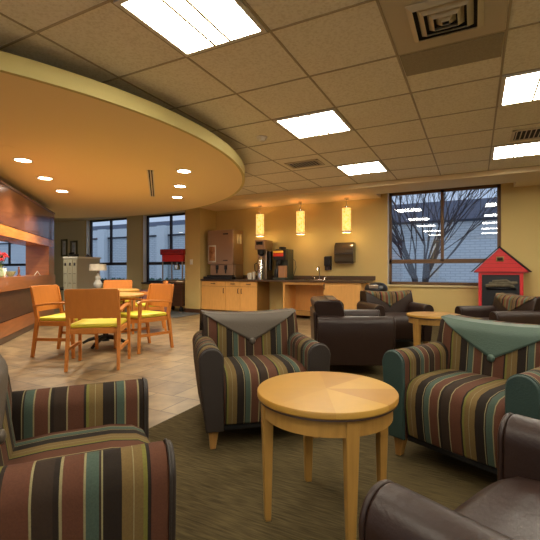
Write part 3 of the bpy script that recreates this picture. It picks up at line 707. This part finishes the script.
# mail cabinet + items
cx_,cy_ = -8.63,6.16
t = thing('mail_cabinet','putty grey mail cabinet with small openings on the front','cabinet',(cx_,cy_,0)); w=.48
mb = MB(); mb.box((0,.02,0),(w,.64,1.27)); mb.build('body','putty',t,bevel=.006)
mb = MB(); mb.box((-.02,0,1.27),(w+.02,.66,1.31)); mb.build('top','white',t,bevel=.004)
for k in range(3):
    mb = MB(); a_=.01+k*w/3; mb.box((a_,.0,.03),(a_+w/3-.015,.02,1.24)); dr=mb.build('drawer_column','putty',t,bevel=.003)
    mb = MB(); mb.box((a_+.04,-.004,1.10),(a_+.10,0,1.17)); mb.build('slot','darkframe',dr)
    for q in range(4): mb = MB(); mb.box((a_+.03,-.006,.25+q*.22),(a_+.11,0,.26+q*.22)); mb.build('drawer_gap','darkframe',dr)
t = thing('desk_phone','small black phone on the mail cabinet','phone',(cx_+.09,cy_+.2,1.311))
mb = MB(); mb.prism([(-.08,0),(.08,0),(.08,.07),(-.08,.02)],0,-.09,.09); mb.build('base','black',t,bevel=.005)
mb = MB(); mb.tube([(-.07,-.06,.07),(-.07,0,.09),(-.07,.07,.1)],.02,8); mb.build('handset','black',t)
t = thing('table_bell','small dark service bell on the mail cabinet corner','bell',(cx_+.40,cy_+.35,1.311))
mb = MB(); mb.lathe([(.05,0),(.05,.015),(.045,.03),(.03,.05),(.008,.058),(.008,.075)],16); mb.build('dome','darkframe',t)
# table lamp on end table
x,y = ld((98-270)/F*8.2,8.2)
t = thing('end_table','low dark square end table under the glass lamp','table',(x,y,0))
mb = MB(); mb.box((-.25,-.25,.56),(.25,.25,.60)); mb.build('tabletop','darkpanel',t,bevel=.005)
for a_ in (-.21,.21):
    for b_ in (-.21,.21): mb = MB(); mb.taper((a_,b_,0),(.03,.03),(a_,b_,.56),(.045,.045)); mb.build('leg','darkpanel',t)
t = thing('table_lamp','glass gourd table lamp with a white drum shade','lamp',(x,y,.601))
mb = MB(); mb.lathe([(.07,0),(.07,.02),(.05,.03)],20); mb.build('foot','darkframe',t)
mb = MB(); mb.lathe([(.05,.03),(.085,.07),(.09,.12),(.045,.19),(.05,.22),(.06,.25),(.03,.30),(.012,.33)],24); mb.build('glass_base',mat('pale_glass',S(205,205,200),.15,coat=.5),t)
mb = MB(); mb.tube([(0,0,.32),(0,0,.48)],.008,6); mb.build('stem','chrome',t)
mb = MB(); k=28; vv = [(r*math.cos(2*PI*i/k), r*math.sin(2*PI*i/k), zz) for r,zz in ((.17,.39),(.155,.52),(.15,.52),(.165,.39)) for i in range(k)]
mb.add(vv,[(q*k+i,q*k+(i+1)%k,((q+1)%4)*k+(i+1)%k,((q+1)%4)*k+i) for q in range(4) for i in range(k)]); mb.build('lamp_shade','paper',t)
# black upright object by the wood wall end: office chair
x,y = ld((60-270)/F*11.2,11.2)
t = thing('office_chair','black office chair beyond the end of the wooden wall','chair',(x,y,0),-.6)
mb = MB(); mb.box((-.2,.16,.55),(.2,.22,1.06)); mb.build('backrest','black',t,bevel=.03,seg=3)
mb = MB(); mb.box((-.22,-.22,.44),(.22,.2,.51)); mb.build('seat','black',t,bevel=.03,seg=3)
mb = MB(); mb.lathe([(.025,.08),(.025,.44)],10); mb.box((-.03,.17,.4),(.03,.2,.6)); mb.build('column','blackmetal',t)
for k in range(5): a=k*2*PI/5; mb=MB(); mb.tube([(0,0,.1),(.25*math.cos(a),.25*math.sin(a),.06)],.018,6); mb.ball((.25*math.cos(a),.25*math.sin(a),.03),.03); mb.build('leg','blackmetal',t)
# framed documents
for px0,px1,py0,py1,lb in ((62,68,239.5,256.5,'left framed certificate, beside the wooden wall end'),(71.3,78,241,255.8,'right framed certificate, above the mail cabinet')):
    x0,x1 = XP(px0,WY),XP(px1,WY); z0,z1 = ZP(px0,py1,WY),ZP(px0,py0,WY)
    t = thing('picture_frame', lb, 'picture frame', ((x0+x1)/2,WY-.013,(z0+z1)/2)); w=(x1-x0)/2; h=(z1-z0)/2
    mb = MB()
    for a_,b_ in (((-w,-h),(w,-h+.05)),((-w,h-.05),(w,h)),((-w,-h),(-w+.05,h)),((w-.05,-h),(w,h))): mb.box((a_[0],-.03,a_[1]),(b_[0],0,b_[1]))
    mb.build('frame','goldframe',t)
    mb = MB(); mb.box((-w+.05,-.012,-h+.05),(w-.05,-.002,h-.05)); mb.build('mount','paper',t)
    mb = MB(); mb.box((-w+.11,-.016,-h+.12),(w-.11,-.0125,h-.12)); mb.build('document','pic',t)

# ================================================================ ARMCHAIRS
def arc(cx,cz,r,a0,a1,n,sx_=1): return [(cx+sx_*r*math.cos(a0+(a1-a0)*i/n), cz+r*math.sin(a0+(a1-a0)*i/n)) for i in range(n+1)]
def armchair(label, body_x, body_y, panel, vee, armfront, loc, rz, group):
    t = thing('armchair', label, 'armchair', loc, rz, group)
    # seat: side profile (y,z), front is -y
    pr = [(-.345,.13),(-.36,.2),(-.372,.30),(-.366,.36),(-.345,.40),(-.31,.42),(-.24,.432),(-.05,.43),(.15,.41),(.22,.40),(.22,.13)]
    mb = MB(); n = 12; X0 = -.248; vs = []; fs = []; m = len(pr)
    for i in range(n+1):
        u = -1+2*i/n; x = u*.248; cr = 1-u**4
        for (y_,z_) in pr:
            zz = z_+(.008*cr if z_ > .35 else 0); yy = y_-(.012*cr if y_ < -.3 else 0); vs.append((x,yy,zz))
    for i in range(n):
        for j in range(m): fs.append((i*m+j,(i+1)*m+j,(i+1)*m+(j+1)%m,i*m+(j+1)%m))
    fs.append(tuple(range(m-1,-1,-1))); fs.append(tuple(range(n*m,(n+1)*m)))
    mb.add(vs,fs); mb.build('seat', body_x, t, bevel=.012, seg=3, ang_=60)
    # arms: profile (x,z) flares outward to the top
    for sgn in (-1,1):
        R_ = .066
        prof = [(.250,.105),(.250,.50)]+[(.316-R_*math.cos(a),.50+R_*math.sin(a)) for a in [PI*k/12 for k in range(1,12)]]+[(.384,.50),(.374,.36),(.342,.105)]
        prof = [(sgn*a,b) for a,b in prof]
        mb = MB(); ys = [-.36,-.2,0,.2,.345]; vs=[]; fs=[]; m=len(prof)
        for y_ in ys:
            dz = 0 if y_ < -.1 else -.0
            for a_,b_ in prof: vs.append((a_,y_,b_+dz*(b_ > .3)))
        for i in range(len(ys)-1):
            for j in range(m): fs.append((i*m+j,(i+1)*m+j,(i+1)*m+(j+1)%m,i*m+(j+1)%m))
        fs.append(tuple(range(m))); fs.append(tuple(range((len(ys)-1)*m,len(ys)*m)))
        mb.add(vs,fs); arm = mb.build('arm', 'syf' if (body_y == 'sy' and sgn > 0) else body_y, t, bevel=.008, seg=2, ang_=60)
        # upholstered front panel of the arm
        cxm = sgn*.316
        inn = [(cxm+(a_-cxm)*1.0, .105+(b_-.105)*1.0) for a_,b_ in prof]
        mb = MB(); mb.prism(inn,1,-.376,-.36); ap = mb.build('arm_front', armfront, arm, bevel=.014, seg=4, ang_=60)
        mb = MB(); pl = [(cxm+(a_-cxm)*1.01,-.362,.105+(b_-.105)*1.003) for a_,b_ in prof]; mb.tube(pl,.0035,6)
        if body_y != 'leather': mb.build('piping', armfront, ap)
    # back: leaning slab (front y .17->.24, rear .30->.37), top z .71 slightly scooped
    H = .715
    def topz(u): return H-.018*(1-u*u)
    def halfw(z): return .258 if z < .50 else .258+.072*min(1,(z-.50)/.07)
    n = 14; mb = MB(); vs=[]; fs=[]
    sec_n = None
    def section(u):
        tz = topz(u); out = []
        def fy(z): return .062+.15*(z-.4)     # front surface
        def ry(z): return .325+.16*(z-.4)
        bul = .018*(1-u**4)
        for z in (.12,.40,.50,.56,.62): out.append((fy(z)-bul*(1 if z > .3 else 0),z))
        r = .05
        f_ = (fy(tz)-bul*.6)
        out += [(f_-.002,tz-.045),(f_+.008,tz-.02),(f_+.03,tz-.004),(f_+.06,tz)]
        out += [(ry(tz)-.03,tz-.003),(ry(tz)-.008,tz-.018),(ry(tz),tz-.045)]
        for z in (.56,.40,.12): out.append((ry(z),z))
        return out
    us = [-1+2*i/n for i in range(n+1)]
    for u in us:
        s_ = section(u); sec_n = len(s_)
        for y_,z_ in s_: vs.append((u*halfw(z_),y_,z_))
    for i in range(n):
        for j in range(sec_n): fs.append((i*sec_n+j,(i+1)*sec_n+j,(i+1)*sec_n+(j+1)%sec_n,i*sec_n+(j+1)%sec_n))
    fs.append(tuple(range(sec_n-1,-1,-1))); fs.append(tuple(range(n*sec_n,(n+1)*sec_n)))
    mb.add(vs,fs); bk = mb.build('backrest', body_x, t, bevel=.014, seg=3, ang_=60)
    # V panel across the top of the back, following its face
    mb = MB(); n2 = 28; rows = 9; vs=[]; fs=[]
    def surf(u, z):
        bul = .018*(1-u**4); tz = topz(u)
        y_ = .062+.15*(z-.4)-bul
        if z > tz-.05: k = (z-(tz-.05))/.05; y_ = y_+.034*k**2.2
        return y_
    for i in range(n2+1):
        u = -1+2*i/n2; tz = topz(u); zl = tz-.008-.172*max(0,(.95-abs(u))/.95)
        for k in range(rows):
            z = zl+(tz-.002-zl)*k/(rows-1)
            vs.append((u*min(halfw(z),.33)*.995,surf(u,z)-.004,z+(.003 if k == rows-1 else 0)))
        vs.append((u*.33*.995,.062+.15*(tz-.4)-.018*(1-u**4)*.6+.12,tz+.004))
    rr = rows+1
    for i in range(n2):
        for k in range(rr-1): fs.append((i*rr+k,(i+1)*rr+k,(i+1)*rr+k+1,i*rr+k+1))
    mb.add(vs,fs); vp = mb.build('vee_panel', vee, t)
    so = vp.modifiers.new('thick','SOLIDIFY'); so.thickness = .004; so.offset = 0
    mb = MB(); zb = topz(0)-.172; mb.ball((0,surf(0,zb)-.008,zb),.021,(1,.6,1),16); mb.build('button', vee, bk)
    mb = MB(); mb.prism([(.325,.108),(.362,.108),(.380,.60),(.345,.60)],0,-.325,.325); mb.build('rear_panel', body_x, t, bevel=.014, seg=3)
    # wooden feet
    for a_ in (-1,1):
        mb = MB(); mb.taper((a_*.305,-.325,0),(.03,.035),(a_*.300,-.315,.115),(.06,.06)); mb.build('leg','maple_leg',t,bevel=.004)
        mb = MB(); mb.taper((a_*.305,.31,0),(.03,.035),(a_*.295,.27,.115),(.055,.055)); mb.build('leg','maple_leg',t,bevel=.004)
    mb = MB(); mb.box((-.25,-.33,.095),(.25,.29,.13)); mb.build('underframe','rubber',t)
    return t
def chair_from_arms(lf, rf):        # arm-front centres in (lateral,depth): chair's own left seen from its front = image order given
    pass
def place(cl, cd, fl, fd):          # centre of arm fronts + heading  -> location, rotation
    n_ = math.hypot(fl,fd); fl/=n_; fd/=n_
    c = ld(cl-fl*.37, cd-fd*.37); return (c[0],c[1],0), ang(fl,fd)
loc,rz = place(-.015,2.275,.24,-.97)
armchair('striped armchair with a grey V panel on its back, behind the maple table','sx','sy','darkv','greyv','darkv',loc,rz,'striped armchairs')
loc,rz = place(.85,1.90,-.8,-.6)
armchair('striped armchair with a teal V panel and teal arm fronts','sx','sy','tealdk','teal','tealdk',loc,rz,'striped armchairs')
loc,rz = place(-.375,1.305,.923,.385)
armchair('striped armchair at the lower left, cut by the photo edge','sx','sy','darkv','greyv','darkv',loc,rz,'striped armchairs')
loc,rz = place(.475,1.02,-.62,.785)
lc = armchair('brown leather armchair at the lower right, cut by the photo edge','leather','leather','leather','lx','leather',loc,rz,'brown leather armchairs')
loc,rz = place(1.175,4.07,1,-.05)
dup(lc,loc,rz,'brown leather armchair turned side-on behind the maple table')
loc,rz = place(1.675,4.98,.1,-1)
dup(lc,loc,rz,'brown leather armchair facing the camera under the large window')
loc,rz = place(2.31,4.52,-1,-.12)
dup(lc,loc,rz,'brown leather armchair in front of the red house fireplace')

# ================================================================ ROUND TABLES
def lounge_table(label, loc, rz):
    t = thing('side_table', label, 'table', loc, rz, 'round maple side tables')
    R = .286; H = .51
    mb = MB(); mb.lathe([(R-.02,H-.026),(R-.003,H-.0255),(R,H-.022),(R,H-.005),(R-.003,H-.001),(R-.008,H)],64); mb.build('tabletop','top',t)
    mb = MB(); mb.lathe([(R-.008,H-.033),(R-.003,H-.0325),(R-.004,H-.0265),(R-.012,H-.0262)],64); mb.build('edge_band','edge',t)
    mb = MB(); k = 64; ro, ri = R-.022, R-.040
    vv = [(r*math.cos(2*PI*i/k), r*math.sin(2*PI*i/k), zz) for r,zz in ((ro,H-.095),(ro,H-.032),(ri,H-.032),(ri,H-.095)) for i in range(k)]
    mb.add(vv,[(q*k+i,q*k+(i+1)%k,((q+1)%4)*k+(i+1)%k,((q+1)%4)*k+i) for q in range(4) for i in range(k)]); mb.build('apron','maple',t)
    for a_ in range(4):
        q = PI/4+a_*PI/2; m_ = Matrix.Rotation(q,4,'Z')
        mb = MB(); mb.taper((.248,0,.0),(.024,.03),(.250,0,H-.033),(.045,.052),0,m_); lg = mb.build('leg','maple',t,bevel=.003)
        mb = MB(); mb.taper((.248,0,-.0005),(.02,.025),(.248,0,.006),(.0245,.031),0,m_); mb.build('glide','rubber',lg)
    return t
c = ld(.233,1.655); th = math.atan2(*(lambda a,b:(b[1]-a[1],b[0]-a[0]))(ld(-.03,1.594),ld(.177,1.914)))
lt = lounge_table('round maple side table with sunburst top in the foreground',(c[0],c[1],0),th)
c = ld(1.82,4.45); dup(lt,(c[0],c[1],0),th+.3,'round maple side table beside the leather armchairs in the background')

# ================================================================ DINING SET
def dining_chair(label, loc, rz):
    t = thing('dining_chair', label, 'chair', loc, rz, 'beech dining chairs with lime seats')
    # front -y ; footprint .5 x .5
    for s_ in (-1,1):
        mb = MB(); mb.taper((s_*.245,.25,0),(.028,.034),(s_*.24,.19,.44),(.034,.045)); mb.taper((s_*.24,.19,.44),(.034,.045),(s_*.245,.262,.80),(.026,.026)); mb.build('leg','beech',t,bevel=.003)
        mb = MB(); mb.taper((s_*.26,-.25,0),(.028,.032),(s_*.255,-.23,.60),(.032,.04)); mb.build('leg','beech',t,bevel=.003)
        mb = MB(); pts = [(-.27,.60),(-.24,.628),(-.1,.636),(.08,.622),(.23,.60),(.23,.578),(.08,.60),(-.1,.612),(-.22,.604),(-.25,.585)]
        mb.prism(pts,0,s_*.255-.022,s_*.255+.022); mb.build('armrest','beech',t,bevel=.004)
        mb = MB(); mb.box((s_*.25-.01,-.24,.19),(s_*.25+.01,.22,.225)); mb.build('stretcher','beech',t,bevel=.003)
    mb = MB(); mb.box((-.245,-.245,.36),(.245,.20,.415)); mb.build('seat_frame','beech',t,bevel=.004)
    mb = MB(); mb.box((-.235,-.26,.416),(.235,.18,.462)); mb.build('seat','lime',t,bevel=.018,seg=4)
    # gently curved back panel
    n = 10; vs = []; fs = []
    for i in range(n+1):
        u = -1+2*i/n; bow = .012*(1-u*u)
        for (dy,z) in ((-.012,.52),(.010,.52),(.010,.815),(-.012,.815)):
            vs.append((u*.245,.20+(z-.44)*.2+bow+dy-.0,z))
    for i in range(n):
        for k in range(4): fs.append((i*4+k,(i+1)*4+k,(i+1)*4+(k+1)%4,i*4+(k+1)%4))
    fs.append((3,2,1,0)); fs.append((n*4,n*4+1,n*4+2,n*4+3))
    mb = MB(); mb.add(vs,fs); mb.build('backrest','beech',t,bevel=.004)
    return t
def dpl(l,d,fl,fd): c = ld(l,d); return (c[0],c[1],0), ang(fl,fd)
loc,rz = dpl(-1.80,4.21,-.16,.987)
dc = dining_chair('beech dining chair with its back to the camera, nearest of the set',loc,rz)
for a_,lb in (((-2.45,4.80,1,-.08),'beech dining chair at the left, beside the wooden wall'),
              ((-1.61,5.12,-.62,-.78),'beech dining chair at the right, angled toward the near table'),
              ((-2.80,7.15,.05,-1),'beech dining chair facing the camera behind the tables'),
              ((-1.98,6.55,-1,-.35),'beech dining chair half hidden behind the right-hand chair')):
    loc,rz = dpl(*a_); dup(dc,loc,rz,lb)
def dining_table(label, loc):
    t = thing('dining_table', label, 'table', loc, 0, 'round maple dining tables')
    mb = MB(); mb.lathe([(.44,.645),(.485,.648),(.49,.66),(.488,.675),(.48,.68)],48); mb.build('tabletop','maple',t)
    mb = MB(); mb.lathe([(.05,.06),(.036,.10),(.036,.60),(.06,.615),(.15,.644)],20); mb.build('pedestal','blackmetal',t)
    for k in range(4):
        m_ = Matrix.Rotation(k*PI/2+.35,4,'Z'); mb = MB()
        mb.tube([(.02,0,.11),(.12,0,.10),(.24,0,.065),(.32,0,.022)],[.03,.026,.022,.018],8,0,m_); mb.build('foot','blackmetal',t)
    return t
c = ld(-2.19,5.33); dt = dining_table('near round dining table with black pedestal',(c[0],c[1],0))
c = ld(-2.65,6.55); dup(dt,(c[0],c[1],0),0,'farther round dining table behind the near one')
# purple-grey lounge chair by the window
x,y = ld((155-270)/F*8.75,8.75)
t = thing('lounge_chair','low maroon lounge chair behind the dining chairs by the far window','chair',(x,y,0),-.7)
mm = mat('maroon_vinyl',S(110,72,70),.5)
mb = MB(); mb.prism([(.15,.1),(.3,.1),(.34,.66),(.28,.72),(.2,.70),(.13,.42)],0,-.3,.3); mb.build('backrest',mm,t,bevel=.03,seg=3)
mb = MB(); mb.box((-.24,-.3,.12),(.24,.16,.4)); mb.build('seat',mm,t,bevel=.03,seg=3)
for s_ in (-1,1): mb = MB(); mb.box((s_*.31-.06,-.3,.08),(s_*.31+.06,.25,.56)); mb.build('arm',mm,t,bevel=.03,seg=3)
for s_ in (-1,1):
    for b_ in (-.25,.22): mb = MB(); mb.taper((s_*.3,b_,0),(.03,.03),(s_*.3,b_,.1),(.04,.04)); mb.build('leg','darkpanel',t)

# ================================================================ BIN + RED HOUSE FIREPLACE
x,y = ld((376-270)/F*6.35,6.35)
t = thing('waste_bin','black domed waste bin behind the leather armchair','waste bin',(x,y,0))
mb = MB(); mb.lathe([(.13,0),(.15,.02),(.17,.66),(.175,.68)],28); mb.build('body','black',t)
mb = MB(); mb.lathe([(.18,.68),(.18,.71),(.165,.75),(.12,.79),(.06,.805),(.0,.81)],28); ld_ = mb.build('lid','black',t)
mb = MB(); mb.box((-.07,-.178,.715),(.07,-.12,.765)); mb.build('flap','steel',ld_,bevel=.006)
FY = 7.75
x0,x1 = XP(478.5,FY), XP(523.5,FY); xr0,xr1 = XP(472.5,FY), XP(527,FY); zp = ZP(499,248,FY); ze = ZP(499,271.5,FY)
t = thing('house_fireplace','red house shaped electric fireplace with gabled roof against the wall','fireplace',((x0+x1)/2,FY,0))
w = (x1-x0)/2; xm = XP(499.5,FY)-(x0+x1)/2
mb = MB()
mb.box((-w,0,0),(-w+.05,.34,ze-.02)); mb.box((w-.05,0,0),(w,.34,ze-.02)); mb.box((-w+.05,0,ze-.055),(w-.05,.34,ze-.02)); mb.box((-w+.05,.3,0),(w-.05,.34,ze-.055)); mb.box((-w+.05,0,0),(w-.05,.34,.09))
mb.build('house_body','red',t,smooth=False)
rw = (xr1-xr0)/2
mb = MB(); mb.prism([(-rw,ze),(rw,ze),(xm,zp)],1,0,.38); rf_ = mb.build('gable','red',t,smooth=False)
mb = MB()
for k in range(1,6):
    z = ze+(zp-ze)*k/6; q = 1-k/6; mb.box((xm-(rw-.02)*q,-.004,z-.003),(xm+(rw-.02)*q,0,z+.003))
mb.build('siding_lines',mat('darker_red',S(150,24,28),.6),rf_,smooth=False)
mb = MB()
mb.prism([(-rw-.03,ze-.01),(xm,zp+.012),(xm,zp+.035),(-rw-.05,ze-.005)],1,-.03,.4); mb.prism([(rw+.03,ze-.01),(xm,zp+.012),(xm,zp+.035),(rw+.05,ze-.005)],1,-.03,.4)
mb.build('roof_edge','groove',t,smooth=False)
mb = MB(); mb.box((-rw,-.02,ze-.02),(rw,.38,ze)); mb.build('eave_trim',mat('dark_trim_red',S(120,20,24),.6),t,smooth=False)
mb = MB(); mb.box((xm-.05,-.012,ze+.17),(xm+.06,0,ze+.25)); vt = mb.build('gable_vent',mat('brass_plate',S(160,130,80),.4),t)
mb = MB(); mb.box((xm-.035,-.016,ze+.185),(xm+.045,-.0125,ze+.235)); mb.build('vent_opening','groove',vt)
mb = MB(); mb.box((-w+.052,.03,.092),(w-.052,.29,ze-.057)); mb.build('firebox','black',t,smooth=False)
rl = random.Random(2)
for k in range(5):
    mb = MB(); zz = ze-.24+.035*(k%3); mb.tube([(-.22+.05*k,-.0+.01*(k%2),zz),(-.02+.05*k,-.01,zz+.012),(.06+.045*k,0,zz+rl.uniform(-.02,.03))],[.026,.03,.02],7); mb.build('log',mat('pale_log',S(92,84,66),.8,var=.3,vscale=12),t)
mb = MB(); mb.box((-w+.12,-.0,ze-.31),(w-.1,.028,ze-.27)); mb.build('grate','blackmetal',t)

# ================================================================ CAMERA, WORLD
cam = bpy.data.cameras.new('camera'); co = bpy.data.objects.new('camera', cam); COL.objects.link(co)
co.location = (0,0,EYE); co.rotation_euler = (PI/2,0,YAW); cam.sensor_width = 36; cam.lens = 36*F/540; cam.clip_start = .05
sc.camera = co
wd = bpy.data.worlds.new('world'); sc.world = wd; wd.use_nodes = True
bg = wd.node_tree.nodes['Background']; bg.inputs[0].default_value = (.56,.67,.82,1); bg.inputs[1].default_value = 1.05
vs_ = sc.view_settings; vs_.view_transform = 'Standard'; vs_.look = 'None'; vs_.gamma = 1; vs_.use_curve_mapping = False; vs_.exposure = 0
